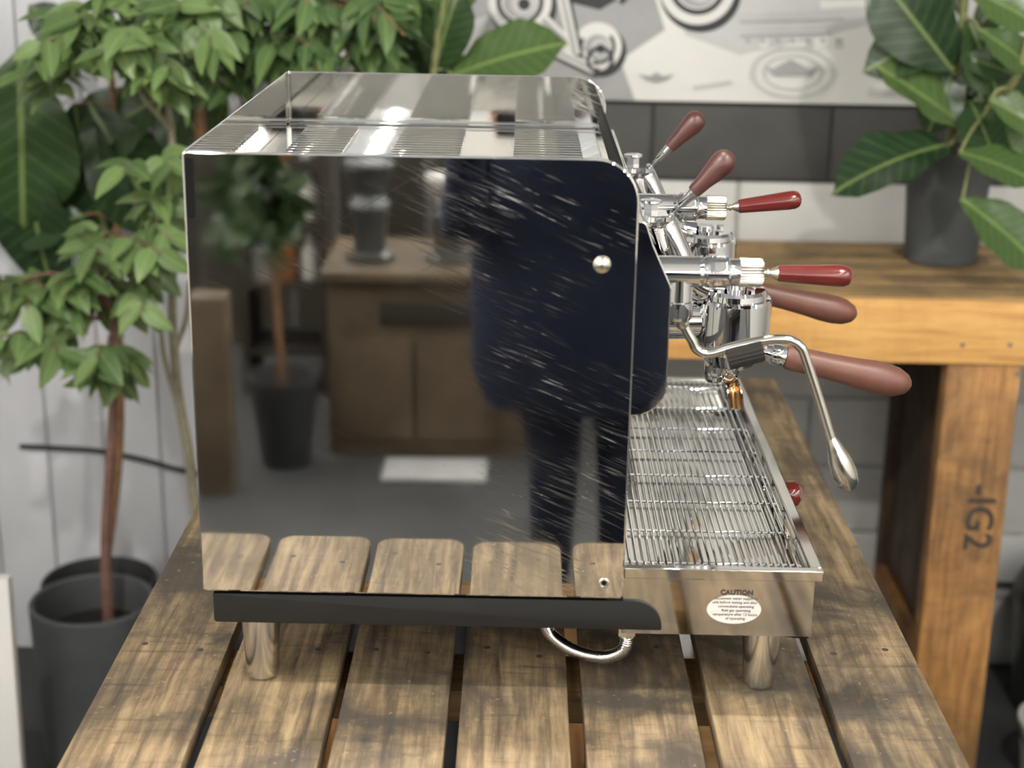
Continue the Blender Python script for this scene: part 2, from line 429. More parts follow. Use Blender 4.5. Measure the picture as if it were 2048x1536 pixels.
# ------------------------------------------------------------------ espresso machine
W_, ZB, H_, L_ = .44, .1267, .4604, .6853
ZT = ZB+H_; ZC = .517
mc = empty('espresso_machine', (.30, L_/2, 0))
tag(mc, 'polished steel two-group espresso machine with brown handles standing on the slatted table', 'espresso machine')
prof = rounded([(0, ZB, .006), (W_, ZB, .004), (W_, ZT, .043), (0, ZT, .004)], 10)
sp = []
for y0, y1 in ((0, .0045), (L_-.0025, L_)):
    sp.append(MB().prism(prof, 'xz', y0, y1).obj('side_panel', 'mirror_steel', mc, bevel=.0018 if y0 == 0 else .0009, seg=2, ang=8))
pn = sp[0]
# fixings on the near panel
p = at(1204, 529, 0); o = MB().lathe((p.x, 0, p.z), (0, -1, 0), [(0, .0088), (.0015, .0086), (.0035, .0072), (.0052, .0045), (.006, .0015)], 24).obj('screw', 'nickel', pn); o['label'] = 'domed nickel screw'
p = at(1208, 1166, 0); o = MB().lathe((p.x, 0, p.z), (0, -1, 0), [(-.001, .0058), (.0006, .0058), (.0014, .0046), (.0010, .0030), (-.0008, .0028)], 24).obj('socket_screw', 'nickel', pn)
MB().lathe((p.x, -.0002, p.z), (0, -1, 0), [(0, .0028), (.0004, .0028)], 6).obj('socket_hole', 'black_gap', pn)
a, b = at(367, 315, 0), at(391, 436, 0)
MB().prism(rounded([(a.x+.001, b.z, .003), (b.x, b.z, .004), (b.x, a.z, .001), (a.x+.001, a.z, .001)], 4), 'xz', -.0006, 0).obj('edge_strip', 'black_gap', pn)['label'] = 'short black strip on the panel edge'
# back sheet, tray for cups, front
MB().box((.0002, .0046, ZB), (.002, L_-.0026, ZT-.001)).obj('back_panel', 'mirror_steel', mc, smooth=False)
ct = MB().box((.0025, .0046, ZC-.003), (.428, L_-.003, ZC)).obj('cup_tray', 'tray_steel', mc, smooth=False)
MB().tube([(.0032, L_-.0042, ZC+.006), (.0032, L_-.0042, ZT-.002)], .0022, 10).obj('corner_bead', 'box_steel', mc)
MB().box((.0022, L_-.0115, ZC), (.428, L_-.0027, ZC+.006)).obj('tray_rim', 'tray_steel', ct, bevel=.002, ang=8)
for gx0, gx1 in ((.035, .105), (.165, .250), (.315, .400)):
    for k in range(30):
        yy = .055+k*.0195
        lv = [(yy+.0048*(1-math.cos(math.pi*i/8)), ZC+.0048*math.sin(math.pi*i/8)) for i in range(9)]
        o = MB().prism(lv, 'yz', gx0, gx1).obj('vent_louvre', 'tray_steel', ct, bevel=.0006, ang=60)
        MB().box((gx0+.001, yy-.0045, ZC), (gx1-.001, yy-.0008, ZC+.0003)).obj('vent_slot', 'black_gap', ct, smooth=False)
MB().box((.428, .0046, ZB+.02), (.432, L_-.003, ZC+.012)).obj('front_panel', 'mirror_steel', mc, smooth=False)
MB().box((.432, .0046, .52), (.4365, L_-.003, .545)).obj('front_gap_strip', 'black_gap', mc, bevel=.001)  # black strip stands in for the shaded gap between tray and front
MB().box((.004, .0048, ZB+.002), (.426, L_-.004, ZC-.004)).obj('inner_body', 'black_paint', mc, smooth=False)
# housing the groups are bolted to
hp = rounded([(.433, .318, 0), (.478, .318, .034), (.4775, .455, .008), (.458, .497, .006), (.450, .520, .006), (.433, .522, 0)], 6)
MB().prism(hp, 'xz', .030, L_-.030).obj('group_housing', 'mirror_steel', mc, bevel=.0012, ang=8)
# base rails, underframe, feet
rp = rounded([(.010, .089, .004), (.482, .089, .002), (.482, .122, .030), (.010, .122, .001)], 8)
for y0 in (.004, L_-.032):
    MB().prism(rp, 'xz', y0, y0+.028).obj('base_rail', 'black_paint', mc, bevel=.0012)
MB().box((.014, .034, .098), (.445, L_-.034, .124)).obj('base_frame', 'black_gap', mc, smooth=False)
for fx in (.0505, .597):
    for fy in (.058, L_-.058):
        zt = .089 if fx < .3 else .0815
        MB().lathe((fx, fy, .0003), (0, 0, 1), [(0, .0150), (.0015, .0168), (.006, .0178), (zt*.6, .0203), (zt-.012, .0216), (zt, .0212)], 28).obj('foot', 'foot_steel', mc)
# drip tray box
DX0, DX1, DZ0, DZ1, DY0, DY1 = .4405, .640, .083, .148, .008, L_-.008
db = MB()
db.box((DX0, DY0, DZ0), (DX1, DY0+.003, DZ1)); db.box((DX0, DY1-.003, DZ0), (DX1, DY1, DZ1))
db.box((DX1-.003, DY0+.003, DZ0), (DX1, DY1-.003, DZ1)); db.box((DX0, DY0+.003, DZ0), (DX1-.003, DY1-.003, DZ0+.003))
dt = db.obj('drip_tray', 'box_steel', mc, smooth=False)
lo = rounded([(DX0-.004, DY0-.004, .001), (DX1+.009, DY0-.004, .003), (DX1+.009, DY1+.004, .003), (DX0-.004, DY1+.004, .001)], 3)
lip = MB()
ox0, ox1, oy0, oy1 = DX0, DX1+.008, DY0-.003, DY1+.003
lip.box((ox0, oy0, .1475), (ox1, oy0+.010, .1595)); lip.box((ox0, oy1-.010, .1475), (ox1, oy1, .1595)); lip.box((ox1-.012, oy0+.010, .1475), (ox1, oy1-.010, .1595))
lip.obj('tray_lip', 'box_steel', dt, bevel=.0010, ang=8)
MB().box((DX0, DY0+.003, .125), (DX1-.003, DY1-.003, .1265)).obj('tray_pan', 'box_steel', dt, smooth=False)
# black end piece under the corner and the red boss on the front
MB().prism([(.595, DZ0), (DX1-.001, DZ0), (DX1-.001, .079), (.625, .079)], 'xz', DY0+.004, DY0+.05).obj('corner_shoe', 'black_gap', dt)
o = MB().lathe((DX1, .285, .136), (1, 0, 0), [(0, .012), (.012, .0125), (.014, .0155), (.022, .0165), (.028, .0145), (.032, .009), (.0335, .002)], 24).obj('red_boss', 'badge_red', dt); o['label'] = 'glossy red boss on the tray front'
# wire grid
gr = MB().tube([(.362, .020, .1485), (.632, .020, .1485), (.632, L_-.020, .1485), (.362, L_-.020, .1485)], .0016, 8).obj('wire_grid', 'chrome', mc)
wm = MB().tube([(0, .020, 0), (0, L_-.020, 0)], .00115, 6).mesh('wire'); wm.materials.append(M['chrome'])
for k in range(25):
    inst('wire', wm, gr, V((.441+k*.0077, 0, .1512))-V(mc.location))
cbm = MB().tube([(.441, 0, .1490), (.6285, 0, .1490), (.6310, 0, .1478), (.6312, 0, .1425), (.6312, 0, .1300)], .0015, 6).mesh('cross_wire'); cbm.materials.append(M['chrome'])
for k in range(8):
    inst('cross_wire', cbm, gr, V((0, .044+k*.0875, 0))-V(mc.location))
# caution label
p = at(1468, 1217, DY0)
MB().prism([(p.x+.0285*math.cos(2*math.pi*i/40), p.z-.001+.0165*math.sin(2*math.pi*i/40)) for i in range(40)], 'xz', DY0-.0003, DY0+.0001).obj('caution_label', 'label_white', dt, smooth=False)['label'] = 'oval white caution sticker'
def on_side(txt, size, px, py, mat, bold=0):
    q = at(px, py, DY0-.0006); me = text_mesh(txt, size, mat, .0001, bold)
    o = inst('label_lettering', me, dt, V((q.x, DY0-.0006, q.z))-mc.location); o.rotation_euler = (math.pi/2, 0, 0); return o
on_side('CAUTION', .0076, 1474, 1186, 'ink', .00022)
for txt, px, py in (('disconnect water supply to', 1472, 1197), ('unit before testing and after', 1470, 1205), ('connections operating', 1472, 1213), ('fluid gas operating', 1472, 1221), ('temperature after 12 hours', 1470, 1229), ('of operating', 1470, 1237)):
    on_side(txt, .0042, px, py, 'ink_faint', .00006)
# braided hose and drain cup underneath
hz = bez([at(1085, 1240, .10), at(1105, 1272, .095), at(1150, 1302, .085), at(1205, 1314, .075), at(1243, 1303, .07), at(1253, 1280, .07), at(1252, 1262, .07)], 10)
ho = MB().tube(hz, [.0072*(1+.07*(i % 2)) for i in range(len(hz))], 14).obj('braided_hose', 'foot_steel', mc)
q = at(1253, 1262, .07); MB().cyl((q.x, .07, q.z-.004), (q.x, .07, .097), .0105, 6).obj('hose_nut', 'nickel', ho)
q = at(1095, 1262, .20); MB().lathe((q.x, .20, .098), (0, 0, -1), [(0, .058), (.018, .056), (.030, .048), (.037, .030), (.039, .006)], 32).obj('drain_cup', 'drain_white', mc)

# ---- brew groups, with lever, portafilter and spout
def brew_group(yc, first):
    P = lambda x, z, dy=0: V((x, yc+dy, z))
    g = MB()
    # swan neck from the top cap down into the bell
    nk = bez([P(.477, .492), P(.4825, .484), P(.4965, .452), P(.510, .430), P(.528, .416), P(.548, .410)], 6)
    g.tube(nk, [.0140+.0035*min(1, i/14) for i in range(len(nk))], 24)
    g.lathe(P(.563, .352), (0, 0, 1), [(0, .0405), (.003, .0420), (.050, .0420), (.0535, .0405), (.054, .0365), (.060, .0360), (.0635, .0335), (.0635, .012), (.070, .011), (.0705, .003)], 48)
    g.lathe(P(.4785, .378), (1, 0, 0), [(0, .026), (.008, .026), (.010, .022), (.050, .021)], 32)
    b = g.obj('brew_group', 'chrome', mc, ang=20)
    MB().lathe(P(.472, .4835), (0, 0, 1), [(0, .0165), (.003, .0190), (.007, .0200), (.008, .0215), (.013, .0215), (.0145, .0200), (.0145, .004)], 32).obj('group_cap', 'chrome', b)
    MB().lathe(P(.467, .4975), (0, 0, 1), [(0, .0085), (.0105, .0085)], 6).lathe(P(.467, .508), (0, 0, 1), [(0, .009), (.002, .0120), (.004, .0115), (.0048, .009)], 20).obj('cap_bolt', 'chrome', b, ang=30)
    # bolts around the bell
    for k in range(4):
        a = math.radians(35+90*k); MB().lathe((.563+.026*math.cos(a), yc+.026*math.sin(a), .4153), (0, 0, 1), [(0, .0048), (.004, .0048), (.005, .004)], 6).obj('bell_bolt', 'chrome', b, ang=30)
    # lever
    q0, q1 = P(.486, .493), P(.5485, .5605); d = (q1-q0).normalized()
    MB().lathe(q0-d*.004, d, [(0, .0026), (.022, .0030), (.0225, .0042), (.044, .0062), (.0445, .005)], 20).obj('lever_arm', 'chrome', b)
    MB().lathe(P(.484, .490, -.010), (0, 1, 0), [(0, .0055), (.001, .0062), (.019, .0062), (.020, .0055)], 20).obj('lever_pivot', 'chrome', b)
    MB().lathe(q0+d*.0385, d, [(0, .0072), (.003, .0080), (.016, .0092), (.030, .0118), (.040, .0136), (.047, .0136), (.053, .0115), (.057, .0072), (.0585, .002)], 28).obj('lever_handle', 'lever_brown', b)
    # portafilter
    pf = MB().lathe(P(.563, .326), (0, 0, 1), [(0, .020), (.003, .026), (.010, .0300), (.018, .0345), (.0265, .0355)], 40)
    h0, h1 = P(.588, .3455), P(.768, .3065); hd = (h1-h0).normalized()
    pf.lathe(h0, hd, [(0, .0075), (.012, .0078), (.020, .0095), (.022, .0118), (.030, .0126), (.036, .0120), (.0385, .0095)], 24)
    p_ = pf.obj('portafilter', 'chrome', mc, ang=22)
    Lh = (h1-h0).length-.037
    MB().lathe(h0+hd*.037, hd, [(0, .0118), (.004, .0140), (.02, .0142), (.05, .0146), (.075, .0160), (.100, .0182), (.116, .0184), (.130, .0165), (Lh-.006, .0112), (Lh-.002, .0062), (Lh, .0015)], 32).obj('handle', 'portafilter_brown', p_)
    MB().lathe(P(.563, .330), (0, 0, -1), [(0, .012), (.010, .0125), (.014, .010)], 20).obj('spout_nut', 'chrome', p_)
    # two curved open chutes
    for s in (-1, 1):
        c = MB(); ring = []
        pts = bez([P(.563, .316), P(.563, .313, s*.012), P(.563+.004, .303, s*.021), P(.563+.008, .280, s*.022)], 5)
        for j, pt in enumerate(pts):
            dd = (pts[min(j+1, len(pts)-1)]-pts[max(j-1, 0)]).normalized(); sx = V((1, 0, 0)); sy = dd.cross(sx).normalized()
            ring.append([pt+sx*.0085*math.cos(t)-sy*s*.0085*math.sin(t) for t in [math.radians(180+180*i/8) for i in range(9)]])
        inner = [[q+(pts[j]-q)*.22 for q in r_] for j, r_ in enumerate(ring)]
        b0 = len(c.v)
        for r_ in ring: c.v += r_
        b1 = len(c.v)
        for r_ in inner: c.v += r_
        for j in range(len(pts)-1):
            for i in range(8):
                c.f.append([b0+j*9+i, b0+j*9+i+1, b0+(j+1)*9+i+1, b0+(j+1)*9+i]); c.f.append([b1+j*9+i, b1+(j+1)*9+i, b1+(j+1)*9+i+1, b1+j*9+i+1])
            for i in (0, 8): c.f.append([b0+j*9+i, b0+(j+1)*9+i, b1+(j+1)*9+i, b1+j*9+i])
        for j in (0, len(pts)-1):
            for i in range(8): c.f.append([b0+j*9+i, b0+j*9+i+1, b1+j*9+i+1, b1+j*9+i])
        o_ = c.obj('spout', 'chrome', p_); o_.data.materials.append(M['copper'])
        nq = (len(pts)-1)*8
        for p2 in o_.data.polygons:
            if all(vi >= b1 for vi in p2.vertices): p2.material_index = 1
    MB().lathe(P(.546, .334), (0, 0, -1), [(0, .0125), (.014, .0130), (.022, .0115), (.027, .008), (.028, .003)], 24).obj('spout_bowl', 'chrome', p_)
brew_group(.19, True); brew_group(.495, False)

# ---- steam and water taps
def tap(yc, zc, tilt, matnut, steam):
    P = lambda x, z, dy=0: V((x, yc+dy, z))
    t = MB().lathe(P(.433, zc), (1, 0, 0), [(0, .0158), (.076, .0158), (.079, .0172), (.080, .0150), (.082, .0150), (.083, .0165), (.105, .0165), (.1065, .0150), (.109, .0142), (.117, .0142)], 32)
    if steam: t.lathe(P(.489, zc), (0, 0, -1), [(0, .0140), (.030, .0145), (.031, .0158), (.044, .0158), (.050, .0140), (.053, .010), (.054, .005)], 28)
    b = t.obj('tap_body', 'chrome', mc, ang=20)
    for a in range(6):
        an = math.radians(60*a+30); c, s = math.cos(an), math.sin(an)
        f = MB(); n_ = V((0, c, s)); tt = V((0, -s, c)); ctr = P(.527, zc)+n_*.0155
        f.v += [ctr+V((sx*.0085, 0, 0))+tt*(sy*.0055)+n_*k for k in (0, .0022) for sx, sy in ((-1, -1), (1, -1), (1, 1), (-1, 1))]
        f.f += [[0, 3, 2, 1], [4, 5, 6, 7], [0, 1, 5, 4], [1, 2, 6, 5], [2, 3, 7, 6], [3, 0, 4, 7]]
        f.obj('collar_flat', 'chrome', b, bevel=.0006)
    MB().lathe(P(.549, zc), (1, 0, 0), [(0, .0135), (.001, .0150), (.022, .0150), (.0245, .0138), (.0255, .0100)], 60, flute=.08).obj('fluted_nut', matnut, b, ang=25)
    d = V((1, 0, tilt)).normalized(); q = P(.573, zc)
    MB().lathe(q, d, [(0, .0030), (.004, .0028), (.005, .0042), (.007, .0042), (.008, .0030), (.016, .0075), (.0165, .0070)], 20).obj('joystick_stem', 'nickel', b)
    MB().lathe(q+d*.0162, d, [(0, .0074), (.001, .0084), (.030, .0098), (.060, .0114), (.068, .0112), (.073, .0092), (.0755, .0055), (.0765, .001)], 28).obj('joystick_handle', 'valve_red', b)
    if steam:
        D = yc
        wp = [P(.494, .410), P(.499, .399), at(1385, 682, D), at(1392, 697, D), at(1408, 706, D), at(1430, 705, D), at(1470, 693, D), at(1530, 680, D), at(1562, 678, D), at(1583, 681, D), at(1600, 693, D), at(1610, 712, D), at(1640, 805, D), at(1664, 885, D)]
        wpts = bez(wp, 5)
        w_ = MB().tube(wpts, .0052, 16).obj('steam_wand', 'wand_steel', mc)
        e0 = at(1662, 876, D); e1 = at(1702, 980, D); dd = (e1-e0).normalized(); Ln = (e1-e0).length
        MB().lathe(e0, dd, [(0, .0052), (.006, .0068), (.013, .0086), (.016, .0090), (.026, .0122), (Ln*.70, .0134), (Ln*.87, .0112), (Ln*.96, .0066), (Ln, .002)], 24).obj('steam_tip', 'wand_steel', w_)
        s0, s1 = at(1455, 716, D), at(1525, 699, D); sd = (s1-s0).normalized(); ll = (s1-s0).length
        MB().lathe(s0, sd, [(0, .0128), (ll, .0128)], 36, flute=.06).obj('rubber_grip', 'rubber', w_, ang=20)
        MB().lathe(P(.492, .414), (.35, 0, -1), [(0, .007), (.008, .0072), (.012, .006)], 16).obj('wand_joint', 'wand_steel', w_)
    else:
        MB().tube(bez([P(.489, zc-.010), P(.489, zc-.05), P(.497, zc-.085), P(.515, zc-.10)], 6), .0055, 14).obj('water_spout', 'chrome', b)
tap(.070, .4615, -.02, 'foot_steel', True)
tap(.385, .4665, .14, 'nickel', False)

# ------------------------------------------------------------------ bench behind
bn = empty('plank_bench', (.75, 1.64, FLOOR))
tag(bn, 'tall pine workbench with slatted top behind the espresso machine', 'bench')
BT = .105; BY0, BY1, BX0, BX1 = 1.40, 1.90, .31, 1.75
ns = 5; wd = (BY1-BY0)/ns
for k in range(ns):
    MB().box((BX0, BY0+.012+k*wd*.975, BT-.022), (BX1, BY0+.012+k*wd*.975+wd-.022, BT)).obj('top_plank', 'bench_top_wood', bn, bevel=.003)
MB().box((BX0, BY0-.012, -.024), (BX1, BY0+.010, BT-.004)).obj('apron', 'bench_wood', bn, bevel=.004)
MB().box((BX0, BY1-.02, -.024), (BX1, BY1, BT-.024)).obj('apron', 'bench_wood', bn, bevel=.004)
for xx in (BX0+.02, BX1-.06):
    MB().box((xx, BY0+.012, -.024), (xx+.04, BY1-.022, BT-.024)).obj('end_rail', 'bench_wood', bn, bevel=.003)
for lx in (.335, 1.150):
    a = MB().prism([(lx, FLOOR), (lx+.146, FLOOR), (lx+.142, -.025), (lx, -.025)], 'xz', BY0-.006, BY0+.040)
    lg = a.obj('leg', 'leg_wood', bn, bevel=.004)
    MB().box((lx+.015, BY1-.065, FLOOR), (lx+.105, BY1-.02, -.025)).obj('leg', 'dark_wood', bn, bevel=.004)
    MB().box((lx+.004, BY0+.041, FLOOR+.22), (lx+.03, BY1-.066, FLOOR+.31)).obj('low_rail', 'leg_wood', bn, bevel=.003)
    for k in range(3):
        y0 = BY0+.05+k*.13
        MB().box((lx+.031, y0, FLOOR+.02), (lx+.05, y0+.122, -.026)).obj('side_board', 'dark_wood', bn, bevel=.003)
q = at(1957, 1035, BY0-.007); me = text_mesh('-IG2', .078, 'ink', .0002, .0012)
o = inst('stencil_lettering', me, bn, V((q.x, BY0-.0075, q.z))-bn.location)
o.matrix_local = Matrix.Translation(o.location) @ Matrix(((0, 1, 0, 0), (0, 0, -1, 0), (-1, 0, 0, 0), (0, 0, 0, 1)))
o['label'] = 'black stencilled letters running down the leg'
for px, py in ((2020, 690), (2035, 750), (1925, 690)):
    q = at(px, py, BY0-.012); MB().lathe((q.x, BY0-.006 if py > 720 else BY0-.012, q.z), (0, -1, 0), [(0, .005), (.001, .005), (.0015, .003)], 10).obj('nail', 'ink_faint', bn)

# ------------------------------------------------------------------ poster on the wall
PY = WALL-.013
pl = at(770, 205, PY); pr = at(1892, 205, PY); PZ = .398; PZT = 1.25
po = MB().box((pl.x, PY-.010, PZ), (pr.x, PY, PZT)).obj('engine_poster', 'paper', smooth=False)
tag(po, 'large black and white machinery poster hanging on the block wall', 'poster')
PF = PY-.0102
PRT = [0]
def flat(poly, mat, name='print_shape'):
    PRT[0] += .00004
    MB().prism(poly, 'xz', PF-PRT[0]-.0003, PF-PRT[0]).obj(name, mat, po, smooth=False)
def pxp(pts): return [(at(x_, y_, PF).x, at(x_, y_, PF).z) for x_, y_ in pts]
def circ(px, py, r, mat, n=40, sx=1, a0=0, a1=360, r2=None):
    pts = [(px+sx*r*math.cos(math.radians(a)), py-r*math.sin(math.radians(a))) for a in [a0+(a1-a0)*i/n for i in range(n+(a1-a0 < 360))]]
    if r2: pts += [(px+sx*r2*math.cos(math.radians(a)), py-r2*math.sin(math.radians(a))) for a in [a1+(a0-a1)*i/n for i in range(n+1)]]
    flat(pxp(pts), mat)
flat(pxp([(880, 200), (875, -200), (1250, -200), (1330, 60), (1240, 120), (1270, 200)]), 'print_mid')
flat(pxp([(1330, -200), (1640, -200), (1880, -200), (1885, 10), (1660, 70), (1480, 110), (1370, 70)]), 'print_pale')
flat(pxp([(870, 140), (900, 60), (975, 30), (960, 90), (930, 150), (930, 200), (870, 200)]), 'print_pale')
flat(pxp([(1060, -190), (1330, -190), (1300, -40), (1200, 20), (1120, 0)]), 'print_dark')
# gears and discs
for (cx_, cy_, r, s_) in ((1040, 5, 68, 1), (1195, 95, 52, 1), (1395, -25, 82, 1), (1130, -120, 90, 1), (1620, -120, 80, 1), (1420, -210, 70, 1), (930, -150, 60, 1)):
    circ(cx_+6, cy_+8, r, 'print_dark'); circ(cx_, cy_-2, r*.93, 'paper'); circ(cx_, cy_-2, r*.70, 'print_dark', a0=150, a1=400, r2=r*.56)
    circ(cx_, cy_, r*.50, 'print_mid'); circ(cx_+r*.1, cy_, r*.36, 'print_pale'); circ(cx_+r*.12, cy_+r*.05, r*.18, 'print_dark')
# linkage bars
def bar(a, b, wpx, mat):
    a, b = V(a), V(b); n_ = (b-a).normalized(); n_ = V((-n_.y, n_.x))*wpx/2
    flat(pxp([tuple(a+n_), tuple(b+n_), tuple(b-n_), tuple(a-n_)]), mat)
for a, b, w1 in (((1085, 40), (1180, 130), 34), ((1120, -30), (1150, 110), 26), ((1225, -10), (1275, -70), 40), ((1095, 95), (1190, 140), 22)):
    bar((a[0]+5, a[1]+7), (b[0]+5, b[1]+7), w1, 'print_dark'); bar(a, b, w1*.8, 'paper'); bar(a, b, w1*.3, 'print_mid')
circ(1200, 120, 28, 'print_dark', r2=20, a0=0, a1=359)
for k in range(7): bar((1490+k*30, 86), (1506+k*30, 86), 20, 'paper' if k % 2 else 'print_pale'); bar((1491+k*30, 79), (1500+k*30, 83), 8, 'print_mid')
for k in range(4): bar((1480, 30+k*14), (1700-k*12, 24+k*14), 5, 'print_mid' if k % 2 else 'print_pale')
bar((1640, 10), (1740, 6), 16, 'paper')
# faint round emblem, small winged mark and strip
circ(1585, 145, 52, 'print_pale', sx=1.65, a0=0, a1=359, r2=46); circ(1585, 145, 36, 'print_pale', sx=1.7, a0=0, a1=359, r2=32)
flat(pxp([(1545, 138), (1580, 118), (1620, 138), (1640, 132), (1622, 152), (1548, 152), (1528, 132)]), 'print_mid')
flat(pxp([(1275, 148), (1300, 152), (1312, 144), (1326, 152), (1350, 148), (1332, 160), (1312, 166), (1292, 160)]), 'print_mid')
flat(pxp([(1384, 172), (1462, 160), (1464, 168), (1388, 180)]), 'print_pale')
for k in range(3): bar((1735, 178+k*6), (1835, 180+k*6), 3, 'print_pale')

# cable on the wall, conduit, white board, bin, bucket
cb = MB().tube(bez([at(40, 893, WALL-.02), at(120, 897, WALL-.02), at(200, 903, WALL-.02), at(290, 921, WALL-.02), at(390, 946, WALL-.02), at(520, 950, WALL-.02), at(700, 940, WALL-.02)], 6), .0065, 10).obj('wall_cable', 'cable_black')
tag(cb, 'thin black cable sagging along the white board wall', 'cable')
cn = MB().tube([at(1850, 1166, WALL-.019), at(2100, 1170, WALL-.019), at(2300, 1172, WALL-.019)], .006, 10).obj('wall_conduit', 'cable_black')
tag(cn, 'dark conduit running level along the white block wall', 'conduit')
a, b = at(12, 1000, 1.10), at(52, 1500, 1.10)
wbd = MB().prism([(a.x-.30, FLOOR), (b.x, FLOOR), (a.x+.005, -.36), (a.x-.30, -.36)], 'xz', 1.06, 1.085).obj('white_board', 'white_paint', bevel=.003)
tag(wbd, 'plain white board standing on the floor beside the charcoal pot', 'board')
bi = empty('round_bin', (1.62, 1.74, FLOOR)); tag(bi, 'round black bin by the white block wall beside the bench', 'bin')
MB().lathe((1.62, 1.74, FLOOR), (0, 0, 1), [(0, .13), (.01, .14), (.20, .155), (.27, .158)], 32).obj('body', 'bin_black', bi)
MB().lathe((1.62, 1.74, FLOOR+.271), (0, 0, 1), [(0, .164), (.02, .164), (.05, .15), (.09, .11), (.11, .05), (.115, .01)], 32).obj('lid', 'bin_black', bi)
bk = empty('plastic_bucket', (1.50, 1.44, FLOOR)); tag(bk, 'pale grey plastic bucket on the floor beside the stencilled bench leg', 'bucket')
MB().lathe((1.50, 1.44, FLOOR), (0, 0, 1), [(0, .085), (.004, .09), (.12, .102), (.122, .108), (.134, .108), (.136, .102), (.132, .098), (.02, .084), (.018, .01)], 36, caps=True).obj('tub', 'bucket_grey', bk)
MB().tube([(1.50+.109*math.cos(t), 1.44+.02*math.sin(t)*0-.109*math.sin(t)*.35, FLOOR+.128-.09*math.sin(t)) for t in [math.pi*i/14 for i in range(15)]], .003, 8).obj('handle', 'cable_black', bk)

# ------------------------------------------------------------------ plants
def leaf_mesh(name, mat, wid=.42, nx=6, ny=2, droop=.18, fold=.10, wave=0., tipw=1.0, shape=0):
    """unit leaf along +X"""
    me = bpy.data.meshes.new(name); vs_ = []; fs = []
    for i in range(nx+1):
        t = i/nx
        if shape == 0: hw = wid/2*math.sin(math.pi*min(1, t**.85))**.8*(1-.25*t)*1.12 if 0 < t < 1 else .004
        else: hw = wid/2*(.55*math.sin(math.pi*t)**.5+.55*math.sin(math.pi*t**1.7)**.8) if 0 < t < 1 else .006
        for j in range(-ny, ny+1):
            s = j/ny; z = -droop*t*t+fold*abs(s)*hw*2+wave*math.sin(t*17+s*2)*abs(s)*.5
            vs_.append((t-.03*abs(s), s*hw, z))
    n = 2*ny+1
    for i in range(nx):
        for j in range(n-1): fs.append((i*n+j, (i+1)*n+j, (i+1)*n+j+1, i*n+j+1))
    me.from_pydata(vs_, [], fs); me.update(); me.shade_smooth(); me.materials.append(M[mat]); return me
SM = [leaf_mesh('leaf', 'leaf_small', .46, 6, 1, .20, .16), leaf_mesh('leaf', 'leaf_small', .40, 6, 1, .05, .22), leaf_mesh('leaf', 'leaf_small', .52, 6, 1, .32, .10)]
SD = [leaf_mesh('leaf', 'leaf_small_dark', .44, 6, 1, .20, .16), leaf_mesh('leaf', 'leaf_small_dark', .38, 6, 1, .08, .22)]
FD = [leaf_mesh('leaf', 'leaf_fiddle', .60, 10, 3, .22, .10, .05, shape=1), leaf_mesh('leaf', 'leaf_fiddle', .55, 10, 3, .34, .14, .06, shape=1)]
FM = [leaf_mesh('leaf', 'leaf_fiddle_mid', .56, 10, 3, .20, .10, .05, shape=1), leaf_mesh('leaf', 'leaf_fiddle_mid', .5, 10, 3, .10, .18, .05, shape=1)]
def place_leaf(me, parent, base, d, n, size):
    x_ = V(d).normalized(); z_ = V(n); z_ = (z_-x_*z_.dot(x_))
    if z_.length < 1e-4: z_ = x_.orthogonal()
    z_.normalize(); y_ = z_.cross(x_)
    mt = Matrix((x_, y_, z_)).transposed().to_4x4()
    o = bpy.data.objects.new('leaf', me); COL.objects.link(o); o.parent = parent
    o.matrix_local = Matrix.Translation(V(base)-parent.location) @ mt @ Matrix.Scale(size, 4); return o
def rv(s=1): return V((random.gauss(0, s), random.gauss(0, s), random.gauss(0, s)))
def pot(parent, c, z, r0, r1, h, mat, wall=.012):
    p_ = MB().lathe((c[0], c[1], z), (0, 0, 1), [(0, r0*.94), (.004, r0), (h-.004, r1), (h, r1-.003), (h, r1-wall+.003), (h-.004, r1-wall), (h*.78, r1-wall-(r1-r0)*.2)], 44, caps=True).obj('pot', mat, parent)
    MB().lathe((c[0], c[1], z+h*.78), (0, 0, 1), [(0, r1-wall-(r1-r0)*.2), (.002, (r1-wall)*.9), (.006, .01)], 30).obj('soil', 'soil', parent)
    return p_
